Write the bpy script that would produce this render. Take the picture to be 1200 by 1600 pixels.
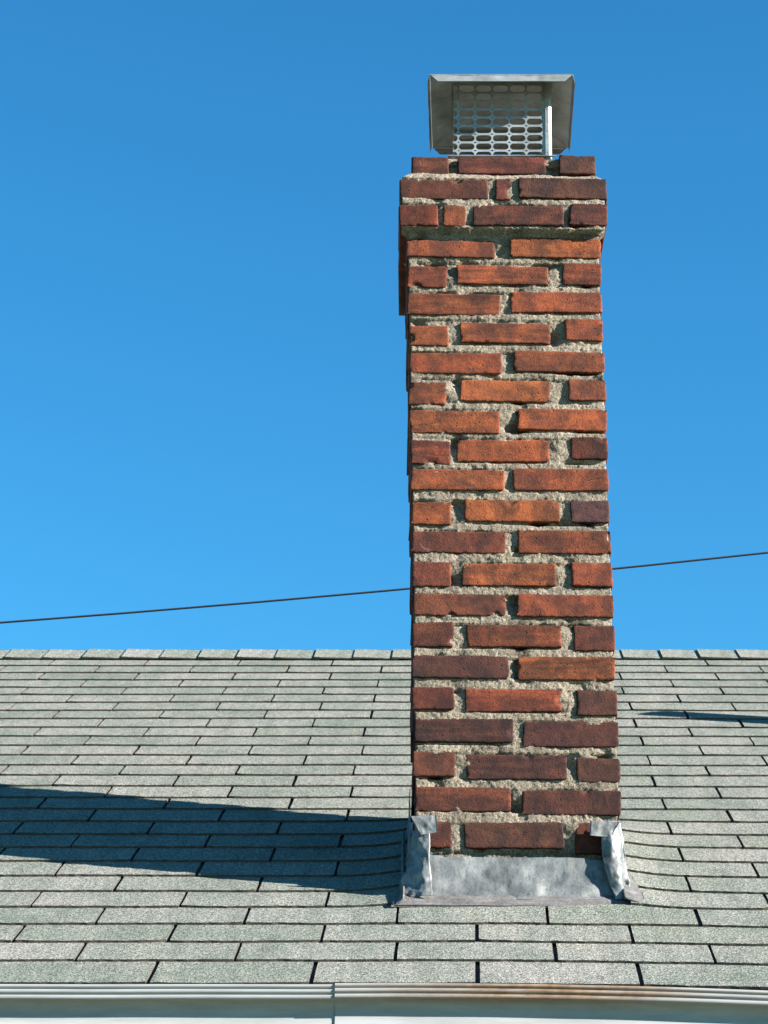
import bpy, math, random
from mathutils import Vector, noise

for o in list(bpy.data.objects):
    bpy.data.objects.remove(o, do_unlink=True)
scene = bpy.context.scene
COL = scene.collection
R = math.radians
CAMZ = 1.7                                   # eye height above the ground

# ------------------------------------------------------------------ camera
cam = bpy.data.cameras.new("camera")
cam.sensor_fit = 'VERTICAL'
cam.sensor_height = 24.0
cam.lens = 3878.55 * 24.0 / 1600.0
cam.shift_x = -0.08875
cam.clip_start = 0.05
cam.clip_end = 4000
camo = bpy.data.objects.new("camera", cam)
COL.objects.link(camo)
camo.location = (0, 0, CAMZ)
camo.rotation_euler = (R(90) + 0.354528, 0, 0)
scene.camera = camo

# ------------------------------------------------------------------ light
SUN_EL, SUN_AZ = 24.0, 18.5                  # azimuth: degrees from +X towards the viewer
tosun = Vector((math.cos(R(SUN_EL)) * math.cos(R(SUN_AZ)),
                -math.cos(R(SUN_EL)) * math.sin(R(SUN_AZ)),
                math.sin(R(SUN_EL))))
sl = bpy.data.lights.new("sun", 'SUN')
sl.energy = 5.0
sl.angle = R(0.53)
sl.color = (1.0, 0.955, 0.89)
so = bpy.data.objects.new("sun", sl)
COL.objects.link(so)
so.location = (6, -2, 6)
so.rotation_euler = (-tosun).to_track_quat('-Z', 'Y').to_euler()

world = bpy.data.worlds.new("World")
scene.world = world
world.use_nodes = True
wn = world.node_tree
wn.nodes.clear()
sky = wn.nodes.new('ShaderNodeTexSky')
sky.sky_type = 'NISHITA'
sky.sun_disc = False
sky.sun_elevation = R(SUN_EL)
sky.sun_rotation = R(90 + SUN_AZ)
sky.altitude = 300
sky.air_density = 1.0
sky.dust_density = 0.2
sky.ozone_density = 2.5
hs = wn.nodes.new('ShaderNodeHueSaturation')
hs.inputs['Saturation'].default_value = 1.25
hs.inputs['Value'].default_value = 1.0
bg = wn.nodes.new('ShaderNodeBackground')
bg.inputs['Strength'].default_value = 0.05
wo = wn.nodes.new('ShaderNodeOutputWorld')
wn.links.new(sky.outputs[0], hs.inputs['Color'])
tint = wn.nodes.new('ShaderNodeMix')
tint.data_type = 'RGBA'
tint.blend_type = 'MULTIPLY'
tint.inputs[0].default_value = 1.0
tint.inputs[7].default_value = (0.46, 1.01, 1.04, 1)
wn.links.new(hs.outputs[0], tint.inputs[6])
wn.links.new(tint.outputs[2], bg.inputs['Color'])
wn.links.new(bg.outputs[0], wo.inputs['Surface'])

scene.view_settings.view_transform = 'Standard'
scene.view_settings.look = 'None'
scene.view_settings.exposure = 2.15
scene.view_settings.gamma = 1.0
scene.view_settings.use_curve_mapping = False
scene.render.engine = 'CYCLES'


# ------------------------------------------------------------------ materials
class Mat:
    def __init__(s, name, rough=0.8, metal=0.0, color=(0.5, 0.5, 0.5)):
        s.m = bpy.data.materials.new(name)
        s.m.use_nodes = True
        s.t = s.m.node_tree
        s.b = s.t.nodes['Principled BSDF']
        s.b.inputs['Roughness'].default_value = rough
        s.b.inputs['Metallic'].default_value = metal
        s.b.inputs['Base Color'].default_value = (*color, 1)
        s.tc = s.t.nodes.new('ShaderNodeTexCoord')

    def n(s, typ, **kw):
        x = s.t.nodes.new(typ)
        for k, v in kw.items():
            setattr(x, k, v)
        return x

    def l(s, a, b):
        s.t.links.new(a, b)

    def mapped(s, scale=(1, 1, 1), rnd=False, src='Object'):
        mp = s.n('ShaderNodeMapping')
        mp.inputs['Scale'].default_value = scale
        s.l(s.tc.outputs[src], mp.inputs['Vector'])
        if rnd:
            oi = s.n('ShaderNodeObjectInfo')
            m = s.n('ShaderNodeMath', operation='MULTIPLY')
            m.inputs[1].default_value = 37.0
            s.l(oi.outputs['Random'], m.inputs[0])
            cb = s.n('ShaderNodeCombineXYZ')
            for i in range(3):
                s.l(m.outputs[0], cb.inputs[i])
            s.l(cb.outputs[0], mp.inputs['Location'])
        return mp.outputs[0]

    def noise(s, vec, scale, detail=4, rough=0.6, dist=0.0):
        x = s.n('ShaderNodeTexNoise')
        x.inputs['Scale'].default_value = scale
        x.inputs['Detail'].default_value = detail
        x.inputs['Roughness'].default_value = rough
        x.inputs['Distortion'].default_value = dist
        s.l(vec, x.inputs['Vector'])
        return x.outputs[0]

    def ramp(s, fac, stops):
        r = s.n('ShaderNodeValToRGB')
        e = r.color_ramp.elements
        while len(e) < len(stops):
            e.new(0.5)
        for i, (p, c) in enumerate(stops):
            e[i].position = p
            e[i].color = (*c, 1) if len(c) == 3 else c
        s.l(fac, r.inputs[0])
        return r.outputs[0]

    def mix(s, fac, a, b, mode='MIX'):
        x = s.n('ShaderNodeMix', data_type='RGBA', blend_type=mode)
        for sock, v in ((x.inputs[0], fac), (x.inputs[6], a), (x.inputs[7], b)):
            if isinstance(v, (int, float)):
                sock.default_value = v
            elif isinstance(v, tuple):
                sock.default_value = (*v, 1)
            else:
                s.l(v, sock)
        return x.outputs[2]

    def math(s, op, a, b=None, c=None):
        x = s.n('ShaderNodeMath', operation=op)
        for i, v in enumerate((a, b, c)):
            if v is None:
                continue
            if isinstance(v, (int, float)):
                x.inputs[i].default_value = v
            else:
                s.l(v, x.inputs[i])
        return x.outputs[0]

    def bump(s, h, dist, strength=1.0, prev=None):
        x = s.n('ShaderNodeBump')
        x.inputs['Strength'].default_value = strength
        x.inputs['Distance'].default_value = dist
        s.l(h, x.inputs['Height'])
        if prev is not None:
            s.l(prev, x.inputs['Normal'])
        return x.outputs[0]

    def color(s, c):
        s.l(c, s.b.inputs['Base Color'])

    def normal(s, c):
        s.l(c, s.b.inputs['Normal'])


def mat_brick():
    m = Mat('fired_clay', 0.88)
    v = m.mapped(rnd=True)
    oi = m.n('ShaderNodeObjectInfo')
    base = oi.outputs['Color']
    big = m.noise(v, 14, 5, 0.62, 0.6)
    smoke = m.ramp(big, [(0.38, (0, 0, 0)), (0.58, (1, 1, 1))])
    dark = m.mix(1.0, base, (0.28, 0.35, 0.52), 'MULTIPLY')
    c = m.mix(m.math('MULTIPLY', smoke, 0.85), base, dark)
    # kiln-orange patches
    v2 = m.mapped((1, 1, 1.6), rnd=True)
    o2 = m.ramp(m.noise(v2, 22, 3, 0.5), [(0.56, (0, 0, 0)), (0.76, (1, 1, 1))])
    c = m.mix(m.math('MULTIPLY', o2, 0.5), c, m.mix(1.0, base, (1.5, 1.7, 1.3), 'MULTIPLY'))
    # wire-cut banding, stronger on some bricks
    oi2 = m.n('ShaderNodeObjectInfo')
    bnd = m.ramp(m.noise(m.mapped((0.35, 1, 3.2), rnd=True), 26, 4, 0.6), [(0.42, (0.50, 0.50, 0.55)), (0.60, (1.12, 1.12, 1.1))])
    bf = m.ramp(oi2.outputs['Random'], [(0.3, (0.08, 0.08, 0.08)), (0.9, (0.85, 0.85, 0.85))])
    c = m.mix(bf, c, m.mix(1.0, c, bnd, 'MULTIPLY'))
    # hairline cracks
    vc = m.n('ShaderNodeTexVoronoi', feature='DISTANCE_TO_EDGE')
    vc.inputs['Scale'].default_value = 16
    m.l(m.mix(0.16, v, m.noise(v, 20, 4)), vc.inputs['Vector'])
    ck = m.ramp(vc.outputs['Distance'], [(0.004, (0.35, 0.3, 0.3)), (0.016, (1, 1, 1))])
    cs = m.ramp(m.noise(v, 9, 2), [(0.52, (0, 0, 0)), (0.6, (1, 1, 1))])
    c = m.mix(cs, c, m.mix(1.0, c, ck, 'MULTIPLY'))
    # grain
    gr = m.noise(v, 300, 4, 0.75)
    c = m.mix(1.0, c, m.ramp(gr, [(0.32, (0.55, 0.53, 0.53)), (0.68, (1.42, 1.42, 1.42))]), 'MULTIPLY')
    # lime bloom
    lb = m.ramp(m.noise(v, 26, 6, 0.75, 0.8), [(0.66, (0, 0, 0)), (0.82, (1, 1, 1))])
    c = m.mix(m.math('MULTIPLY', lb, 0.5), c, (0.34, 0.25, 0.24))
    # pores
    vo = m.n('ShaderNodeTexVoronoi')
    vo.inputs['Scale'].default_value = 75
    m.l(v, vo.inputs['Vector'])
    po = m.ramp(vo.outputs['Distance'], [(0.10, (0.15, 0.12, 0.12)), (0.18, (1, 1, 1))])
    sel = m.ramp(m.noise(v, 60, 2), [(0.5, (1, 1, 1)), (0.56, (0, 0, 0))])
    po2 = m.mix(sel, po, (1.0, 1.0, 1.0))
    c = m.mix(1.0, c, po2, 'MULTIPLY')
    m.color(c)
    nb = m.bump(m.noise(v, 260, 5, 0.75), 0.0016, 1.0)
    nb = m.bump(m.noise(v, 80, 6, 0.7), 0.0018, 0.5, nb)
    nb = m.bump(po2, 0.002, 0.8, nb)
    m.normal(nb)
    m.b.inputs['Specular IOR Level'].default_value = 0.25
    return m.m


def mat_mortar():
    m = Mat('sandy_mortar', 0.95)
    v = m.mapped()
    c = m.ramp(m.noise(v, 260, 4, 0.75), [(0.34, (0.052, 0.043, 0.034)), (0.46, (0.175, 0.147, 0.115)), (0.68, (0.32, 0.276, 0.222))])
    c = m.mix(1.0, c, m.ramp(m.noise(v, 11, 6, 0.68), [(0.36, (0.48, 0.46, 0.44)), (0.47, (0.88, 0.86, 0.83)), (0.62, (1.14, 1.11, 1.06))]), 'MULTIPLY')
    m.color(c)
    nb = m.bump(m.noise(v, 330, 5, 0.75), 0.0025, 1.0)
    nb = m.bump(m.noise(v, 110, 4, 0.6), 0.005, 0.8, nb)
    m.normal(nb)
    m.b.inputs['Specular IOR Level'].default_value = 0.1
    return m.m


def mat_shingle(name, gain=1.0):
    m = Mat(name, 0.92)
    v = m.mapped()
    oi = m.n('ShaderNodeObjectInfo')
    tone = m.ramp(oi.outputs['Random'], [(0.0, (0.115, 0.121, 0.110)), (0.35, (0.131, 0.132, 0.122)),
                                         (0.7, (0.109, 0.117, 0.103)), (1.0, (0.139, 0.137, 0.129))])
    vo = m.n('ShaderNodeTexVoronoi')
    vo.inputs['Scale'].default_value = 380
    m.l(v, vo.inputs['Vector'])
    sep = m.n('ShaderNodeSeparateColor')
    m.l(vo.outputs['Color'], sep.inputs[0])
    g = m.ramp(sep.outputs[0], [(0.0, (0.26, 0.28, 0.27)), (0.24, (0.72, 0.76, 0.72)), (0.6, (1.05, 1.05, 1.0)), (0.90, (1.9, 1.86, 1.80))])
    c = m.mix(1.0, tone, g, 'MULTIPLY')
    st = m.ramp(m.noise(v, 5.5, 6, 0.65), [(0.30, (0.74, 0.82, 0.76)), (0.5, (1.0, 1.0, 1.0)), (0.70, (1.20, 1.12, 1.09))])
    c = m.mix(1.0, c, st, 'MULTIPLY')
    alg = m.ramp(m.noise(v, 17, 5, 0.7), [(0.58, (0, 0, 0)), (0.80, (1, 1, 1))])
    c = m.mix(m.math('MULTIPLY', alg, 0.35), c, m.mix(1.0, c, (0.82, 1.0, 0.86), 'MULTIPLY'))
    # rain streaks down the slope, granules worn thin in spots
    sk = m.ramp(m.noise(m.mapped((9, 0.8, 0.8)), 3.0, 5, 0.6), [(0.36, (0.86, 0.88, 0.86)), (0.6, (1.06, 1.05, 1.04))])
    c = m.mix(1.0, c, sk, 'MULTIPLY')
    wr = m.ramp(m.noise(v, 38, 4, 0.75), [(0.66, (0, 0, 0)), (0.74, (1, 1, 1))])
    c = m.mix(m.math('MULTIPLY', wr, 0.45), c, (0.055, 0.055, 0.05))
    if gain != 1.0:
        c = m.mix(1.0, c, (gain, gain, gain), 'MULTIPLY')
    m.color(c)
    nb = m.bump(vo.outputs['Distance'], 0.0012, 0.6)
    nb = m.bump(m.noise(v, 150, 3, 0.7), 0.0012, 0.7, nb)
    m.normal(nb)
    m.b.inputs['Specular IOR Level'].default_value = 0.2
    return m.m


def mat_lead():
    m = Mat('weathered_sheet_metal', 0.5, 0.28)
    v = m.mapped()
    c = m.ramp(m.noise(v, 11, 7, 0.66, 0.4), [(0.26, (0.060, 0.064, 0.063)), (0.46, (0.115, 0.121, 0.119)), (0.62, (0.178, 0.185, 0.179)), (0.8, (0.235, 0.237, 0.222))])
    c = m.mix(1.0, c, m.ramp(m.noise(v, 240, 4, 0.7), [(0.3, (0.75, 0.75, 0.75)), (0.65, (1.1, 1.1, 1.1))]), 'MULTIPLY')
    m.color(c)
    gm = m.ramp(m.noise(m.mapped((1.6, 1, 0.45)), 70, 6, 0.75), [(0.34, (0.42, 0.43, 0.43)), (0.5, (1, 1, 1)), (0.72, (1.15, 1.15, 1.12))])
    c = m.mix(0.8, c, m.mix(1.0, c, gm, 'MULTIPLY'))
    m.color(c)
    m.l(m.ramp(m.noise(v, 30, 3), [(0.3, (0.38, 0.38, 0.38)), (0.7, (0.68, 0.68, 0.68))]), m.b.inputs['Roughness'])
    nb = m.bump(m.noise(v, 32, 3, 0.5), 0.003, 0.4)
    nb = m.bump(m.noise(v, 260, 3, 0.6), 0.0008, 0.5, nb)
    m.normal(nb)
    return m.m


def mat_cement():
    m = Mat('roof_cement', 0.9)
    v = m.mapped()
    c = m.ramp(m.noise(v, 24, 6, 0.7), [(0.3, (0.05, 0.046, 0.045)), (0.55, (0.098, 0.094, 0.091)), (0.8, (0.17, 0.162, 0.154))])
    st = m.ramp(m.noise(m.mapped((6, 60, 60)), 2.0, 4, 0.7), [(0.35, (0.75, 0.72, 0.72)), (0.6, (1.1, 1.1, 1.1))])
    c = m.mix(1.0, c, st, 'MULTIPLY')
    m.color(c)
    nb = m.bump(m.noise(v, 90, 5, 0.65), 0.004, 0.8)
    m.normal(nb)
    return m.m


def mat_galv():
    m = Mat('galvanised_steel', 0.40, 0.35)
    v = m.mapped()
    vo = m.n('ShaderNodeTexVoronoi')
    vo.inputs['Scale'].default_value = 70
    m.l(v, vo.inputs['Vector'])
    sep = m.n('ShaderNodeSeparateColor')
    m.l(vo.outputs['Color'], sep.inputs[0])
    c = m.ramp(sep.outputs[0], [(0.0, (0.26, 0.272, 0.272)), (1.0, (0.32, 0.333, 0.333))])
    c = m.mix(1.0, c, m.ramp(m.noise(v, 13, 6, 0.7), [(0.30, (0.62, 0.62, 0.56)), (0.60, (1.0, 1.0, 1.0))]), 'MULTIPLY')
    m.color(c)
    m.normal(m.bump(m.noise(v, 18, 3, 0.5), 0.004, 0.35))
    return m.m


def mat_gutter():
    m = Mat('white_painted_aluminium', 0.6)
    v = m.mapped()
    sx = m.n('ShaderNodeSeparateXYZ')
    m.l(v, sx.inputs[0])
    x = sx.outputs[0]
    dirt = m.ramp(m.noise(m.mapped((1.2, 8, 8)), 6, 6, 0.7), [(0.35, (0.20, 0.203, 0.200)), (0.62, (0.26, 0.262, 0.258))])
    # rust run-off, strongest in the middle of the right-hand section
    w = m.ramp(m.math('MULTIPLY_ADD', x, 0.62, 0.5),
               [(0.30, (0.03, 0.03, 0.03)), (0.40, (0.35, 0.35, 0.35)), (0.58, (1, 1, 1)), (0.68, (0.75, 0.75, 0.75)), (0.78, (0.15, 0.15, 0.15))])
    stv = m.ramp(m.noise(m.mapped((1.6, 30, 50)), 5, 6, 0.7), [(0.26, (0, 0, 0)), (0.52, (1, 1, 1))])
    zz_ = m.ramp(m.math('MULTIPLY_ADD', sx.outputs[2], 10.0, -(CAMZ + 0.68) * 10.0), [(0.38, (0.05, 0.05, 0.05)), (0.50, (1, 1, 1))])
    f = m.math('MINIMUM', m.math('MULTIPLY', m.math('MULTIPLY', w, stv), m.math('MULTIPLY', zz_, 1.2)), 1.0)
    rust = m.ramp(m.noise(v, 40, 4, 0.7), [(0.3, (0.090, 0.040, 0.016)), (0.7, (0.21, 0.125, 0.065))])
    c = m.mix(m.math('MULTIPLY', f, 0.95), dirt, rust)
    m.color(c)
    m.normal(m.bump(m.noise(m.mapped((1, 10, 10)), 12, 3), 0.001, 0.3))
    return m.m


def mat_plain(name, c, rough=0.8, metal=0.0, sc=20, amt=0.2):
    m = Mat(name, rough, metal)
    v = m.mapped()
    m.color(m.ramp(m.noise(v, sc, 5, 0.65), [(0.3, tuple(k * (1 - amt) for k in c)), (0.7, tuple(k * (1 + amt) for k in c))]))
    m.normal(m.bump(m.noise(v, sc * 6, 4, 0.65), 0.002, 0.3))
    return m.m


M_BRICK, M_MORTAR = mat_brick(), mat_mortar()
M_SH = mat_shingle('asphalt_shingle_granules')
M_LEAD, M_CEM, M_GALV, M_GUT = mat_lead(), mat_cement(), mat_galv(), mat_gutter()
M_FELT = mat_plain('roofing_felt', (0.05, 0.05, 0.048), 0.95)
M_WALL = mat_plain('white_siding_paint', (0.5, 0.51, 0.5), 0.6, amt=0.06)
M_CLAY = mat_plain('clay_flue_tile', (0.30, 0.17, 0.11), 0.85)
M_GROUND = mat_plain('lawn_and_soil', (0.085, 0.10, 0.045), 0.95, sc=1.5, amt=0.4)
M_CABLE = mat_plain('cable_sheath', (0.006, 0.006, 0.012), 0.9)
M_PIPE = mat_plain('cast_iron', (0.10, 0.10, 0.10), 0.6, 0.3)
M_EDGE = mat_plain('asphalt_mat_edge', (0.055, 0.045, 0.035), 0.95, sc=90, amt=0.5)


# ------------------------------------------------------------------ mesh helpers
def mesh(name, verts, faces, mats, smooth=False, fmat=None):
    me = bpy.data.meshes.new(name)
    me.from_pydata([tuple(v) for v in verts], [], faces)
    for m in (mats if isinstance(mats, (list, tuple)) else [mats]):
        me.materials.append(m)
    if fmat:
        for p, k in zip(me.polygons, fmat):
            p.material_index = k
    if smooth:
        me.polygons.foreach_set('use_smooth', [True] * len(me.polygons))
    me.update()
    return me


def link(name, me, parent=None, loc=(0, 0, 0)):
    o = bpy.data.objects.new(name, me)
    COL.objects.link(o)
    o.location = loc
    if parent is not None:
        o.parent = parent
    return o


def empty(name, loc, label, cat, rz=0.0):
    o = bpy.data.objects.new(name, None)
    COL.objects.link(o)
    o.location = loc
    o.rotation_euler = (0, 0, rz)
    o.empty_display_size = 0.2
    o['label'] = label
    o['category'] = cat
    return o


class Q:
    def __init__(s):
        s.v, s.f = [], []

    def add(s, vs, fs):
        k = len(s.v)
        s.v += [tuple(a) for a in vs]
        s.f += [tuple(i + k for i in f) for f in fs]

    def box(s, x0, x1, y0, y1, z0, z1):
        s.add([(x0, y0, z0), (x1, y0, z0), (x1, y1, z0), (x0, y1, z0), (x0, y0, z1), (x1, y0, z1), (x1, y1, z1), (x0, y1, z1)],
              [(0, 3, 2, 1), (4, 5, 6, 7), (0, 1, 5, 4), (1, 2, 6, 5), (2, 3, 7, 6), (3, 0, 4, 7)])

    def tube(s, p0, p1, r, n=12):
        p0, p1 = Vector(p0), Vector(p1)
        d = (p1 - p0).normalized()
        a = d.orthogonal().normalized()
        b = d.cross(a)
        vs = []
        for p in (p0, p1):
            for i in range(n):
                t = 2 * math.pi * i / n
                vs.append(p + a * math.cos(t) * r + b * math.sin(t) * r)
        fs = [(i, (i + 1) % n, n + (i + 1) % n, n + i) for i in range(n)]
        fs += [tuple(range(n))[::-1], tuple(range(n, 2 * n))]
        s.add(vs, fs)

    def sheet(s, fn, nu, nv, th, out):
        """a thin closed sheet: fn(u, v) gives the outer face, th its thickness, out(u,v) or a vector points outwards"""
        P = [[Vector(fn(i / nu, j / nv)) for i in range(nu + 1)] for j in range(nv + 1)]
        N = []
        for j in range(nv + 1):
            row = []
            for i in range(nu + 1):
                a = P[j][min(i + 1, nu)] - P[j][max(i - 1, 0)]
                b = P[min(j + 1, nv)][i] - P[max(j - 1, 0)][i]
                n = a.cross(b)
                n = n.normalized() if n.length > 1e-12 else Vector(out)
                if n.dot(Vector(out)) < 0:
                    n = -n
                row.append(n)
            N.append(row)
        vs, fs = [], []
        w = nu + 1
        for j in range(nv + 1):
            for i in range(w):
                vs.append(P[j][i])
        o = len(vs)
        for j in range(nv + 1):
            for i in range(w):
                vs.append(P[j][i] - N[j][i] * th)
        for j in range(nv):
            for i in range(nu):
                a = j * w + i
                fs.append((a, a + 1, a + 1 + w, a + w))
                fs.append((o + a, o + a + w, o + a + 1 + w, o + a + 1))
        for j in range(nv):
            for i in (0, nu):
                a = j * w + i
                fs.append((a, a + w, o + a + w, o + a))
        for i in range(nu):
            for j in (0, nv):
                a = j * w + i
                fs.append((a, o + a, o + a + 1, a + 1))
        s.add(vs, fs)

    def build(s, name, mats, parent=None, smooth=False, loc=(0, 0, 0)):
        return link(name, mesh(name, s.v, s.f, mats, smooth), parent, loc)


def nz(x, y, z, sc):
    return noise.noise(Vector((x * sc, y * sc, z * sc)))


# ------------------------------------------------------------------ setting
g = Q()
n = 40
ext = 1500.0
gv, gf = [], []
for j in range(n + 1):
    for i in range(n + 1):
        u, v = (i / n - 0.5) * 2, (j / n - 0.5) * 2
        x = math.copysign(abs(u) ** 3, u) * ext
        y = math.copysign(abs(v) ** 3, v) * ext
        gv.append((x, y, 0.02 * nz(x, y, 0, 0.3)))
for j in range(n):
    for i in range(n):
        a = j * (n + 1) + i
        gf.append((a, a + 1, a + n + 2, a + n + 1))
g.add(gv, gf)
go = g.build('ground', M_GROUND, smooth=True)
go['kind'] = 'structure'

# ------------------------------------------------------------------ house
PITCH = math.atan(0.5)
CA, SA = math.cos(PITCH), math.sin(PITCH)
D0, Z0 = 4.7308, 0.8374 + CAMZ               # a point of the front roof plane
XL, XR = -3.75, 3.35                         # gable ends
HC = Vector((0.0, 4.75, 0.0))
house = empty('house', HC, 'low house with pale grey-green asphalt shingle roof, filling the lower third of the photo', 'house')


def hlink(o):
    o.parent = house
    o.location = -HC
    return o


CHX, CHY, CHZ = 0.075, 5.17, 1.0 + CAMZ      # chimney front centre, its local origin
PSI = R(1.9)


def lift(x, y):
    """shingles ride up where they lap the flashing beside the chimney"""
    if y < 5.02 or y > 5.85:
        return 0.0
    dx = -0.15 - x if x < 0.08 else x - 0.325
    dx = max(dx, 0.0)
    k = min(1.0, (y - 5.02) / 0.12) * min(1.0, (5.85 - y) / 0.2)
    return 0.013 * k * math.exp(-(dx / 0.065) ** 1.3)


def sag(x, s):
    return -0.026 * (max(0.0, x + 0.05) / 0.6) ** 1.6 * math.exp(-max(s, 0) / 1.1) if x < 1.0 else -0.026 * 2.4 * math.exp(-max(s, 0) / 1.1)


def rp(x, s, nrm=0.0):
    """point of the front slope, s metres up the slope from the reference line"""
    s = s + sag(x, s)
    y = D0 + s * CA
    nn = nrm + lift(x, y) + 0.002 * nz(x, s, 3.1, 1.3)
    return (x, y - nn * SA, Z0 + s * SA + nn * CA)


ridge_s = (7.940 - D0) / CA
T = 0.0051
butts = [-0.129, 0.0205]
ys = [0.1490, 0.2764, 0.4040, 0.5292, 0.6566, 0.7858, 0.9130, 1.0372, 1.1668, 1.2947, 1.4180, 1.5462, 1.6752, 1.7989,
      1.9255, 2.0545, 2.1801, 2.3070, 2.4352, 2.5610, 2.6880, 2.8170, 2.9420, 3.0700, 3.1990, 3.3270]
butts += ys
slope_y = lambda s: D0 + s * CA

# deck and eave/rake boards
q = Q()
dn = -0.0105


def deckpt(x, s):
    p = rp(x, s, dn - lift(x, D0 + s * CA) - 0.002)
    return p


nx = 60
vs, fs = [], []
for i in range(nx + 1):
    x = XL + (XR - XL) * i / nx
    for s in (-0.118, 0.5, 1.2, 2.0, ridge_s):
        vs.append(deckpt(x, s))
for i in range(nx):
    for j in range(4):
        a = i * 5 + j
        fs.append((a, a + 5, a + 6, a + 1))
q.add(vs, fs)
roof = hlink(q.build('roof', M_FELT, None))
roof['label'] = 'felt covered roof deck beneath the shingle courses'
ZR = Z0 + ridge_s * SA
YR = D0 + ridge_s * CA
q = Q()
q.add([(XL, YR, ZR - 0.006), (XR, YR, ZR - 0.006), (XR, YR + 3.7, ZR - 1.856), (XL, YR + 3.7, ZR - 1.856),
       (XL, YR, ZR - 0.05), (XR, YR, ZR - 0.05), (XR, YR + 3.7, ZR - 1.90), (XL, YR + 3.7, ZR - 1.90)],
      [(0, 1, 2, 3), (7, 6, 5, 4), (0, 4, 5, 1), (1, 5, 6, 2), (2, 6, 7, 3), (3, 7, 4, 0)])
bs = hlink(q.build('roof', M_SH))
bs['label'] = 'far slope of the roof behind the ridge'
# walls, soffit, fascia
q = Q()
ez = Z0 - 0.129 * SA
ey = slope_y(-0.129)
wy0, wy1 = ey + 0.42, YR + 3.3
wt = Z0 + (wy0 - D0) * 0.5 - 0.06
for (x0, x1, y0, y1) in ((XL + .25, XR - .25, wy0, wy0 + .12), (XL + .25, XR - .25, wy1 - .12, wy1)):
    k = 0
    z = 0.3
    while z < wt - 0.02:
        z1 = min(z + 0.12, wt)
        q.box(x0, x1, y0 - (0.004 if k % 2 else 0), y1, z, z1)
        z = z1
        k += 1
for x0, x1 in ((XL + .25, XL + .37), (XR - .37, XR - .25)):
    yy = [wy0 + .12, YR, wy1 - .12]
    zz = [wt, ZR - 0.12, wt]
    q.add([(x0, yy[0], .3), (x0, yy[2], .3), (x0, yy[2], zz[2]), (x0, yy[1], zz[1]), (x0, yy[0], zz[0]),
           (x1, yy[0], .3), (x1, yy[2], .3), (x1, yy[2], zz[2]), (x1, yy[1], zz[1]), (x1, yy[0], zz[0])],
          [(0, 1, 2, 3, 4), (9, 8, 7, 6, 5), (0, 5, 6, 1), (1, 6, 7, 2), (2, 7, 8, 3), (3, 8, 9, 4), (4, 9, 5, 0)])
hlink(q.build('wall', M_WALL))
q = Q()
q.box(XL + .2, XR - .2, wy0 - .03, wy1 + .03, 0.0, 0.3)
hlink(q.build('foundation', mat_plain('concrete', (0.3, 0.29, 0.27), 0.9)))
q = Q()
q.box(XL + .02, XR - .02, ey + 0.012, ey + 0.032, ez - 0.19, ez - 0.052)
hlink(q.build('fascia', M_WALL))
q = Q()
q.box(XL + .02, XR - .02, ey + 0.034, wy0 - 0.005, ez - 0.165, ez - 0.15)
hlink(q.build('soffit', M_WALL))

# ---- shingles
rnd = random.Random(11)


def tab_mesh(x0, x1, s0, s1, seed, big):
    """one tab: a thin wedge, butt edge proud, head tucked under the next course"""
    W = x1 - x0
    nseg = max(3, int(W / (0.013 if big else 0.03)))
    vs, fs, fm = [], [], []
    tilt = noise.noise(Vector((seed * 1.7, 3.3, 0))) * 0.0012
    curl = abs(noise.noise(Vector((seed * 2.9, 7.7, 0)))) * 0.0018
    e = s1 - s0
    sl = 0.0030 * noise.noise(Vector((seed * 5.1, 1.2, 0)))
    cn = (max(0, noise.noise(Vector((seed * 3.3, 9.1, 0)))) * 0.016, max(0, noise.noise(Vector((seed * 4.7, 2.1, 0)))) * 0.016)
    for i in range(nseg + 1):
        u = i / nseg
        x = x0 + W * u
        s0j = s0 + sl * (u - 0.5) + 0.0018 * noise.noise(Vector((x * 90, s0 * 31, 0))) + 0.0034 * noise.noise(Vector((x * 7, s0 * 13, 5)))
        s0j += cn[0] * (1 - u) ** 14 + cn[1] * u ** 14
        cc = curl * (2 * u - 1) ** 4 + 0.0008 * noise.noise(Vector((x * 40, s0 * 9, 2)))
        top = cc + tilt * (u - 0.5)
        jx = 0.0009 * noise.noise(Vector((x * 70, s0 * 20, 9))) if i in (0, nseg) else 0
        # butt foot, butt top, shoulder, mid, head top
        vs.append(rp(x + jx, s0j, -T - 0.0006))
        vs.append(rp(x + jx, s0j, top - 0.0004))
        vs.append(rp(x, s0j + 0.003, top))
        xs = x + (0.0030 * noise.noise(Vector((s0 * 33, x0 * 17, 4))) if i in (0, nseg) else 0)
        vs.append(rp(xs, s0 + e * 0.5, -0.5 * T + top * 0.4))
        vs.append(rp(x, s1 + 0.006, -T - 0.0005))
    w = 5
    for i in range(nseg):
        a = i * w
        for j in range(4):
            fs.append((a + j, a + w + j, a + w + j + 1, a + j + 1))
            fm.append(1 if j == 0 else 0)
    # side walls down to the deck
    for i, flip in ((0, False), (nseg, True)):
        a = i * w
        k = len(vs)
        x = (x0, x1)[i > 0]
        vs.append(rp(x, s1 + 0.006, -2 * T - 0.001))
        f = (a, a + 1, a + 2, a + 3, a + 4, k)
        fs.append(f[::-1] if flip else f)
        fm.append(1)
    return vs, fs, fm


def in_view(xa, xb, s):
    y = slope_y(s)
    z = Z0 - CAMZ + s * SA
    d = y * 0.9378 + z * 0.3471
    return xb > -742 * d / 3878 - 0.03 and xa < 458 * d / 3878 + 0.03


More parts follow.
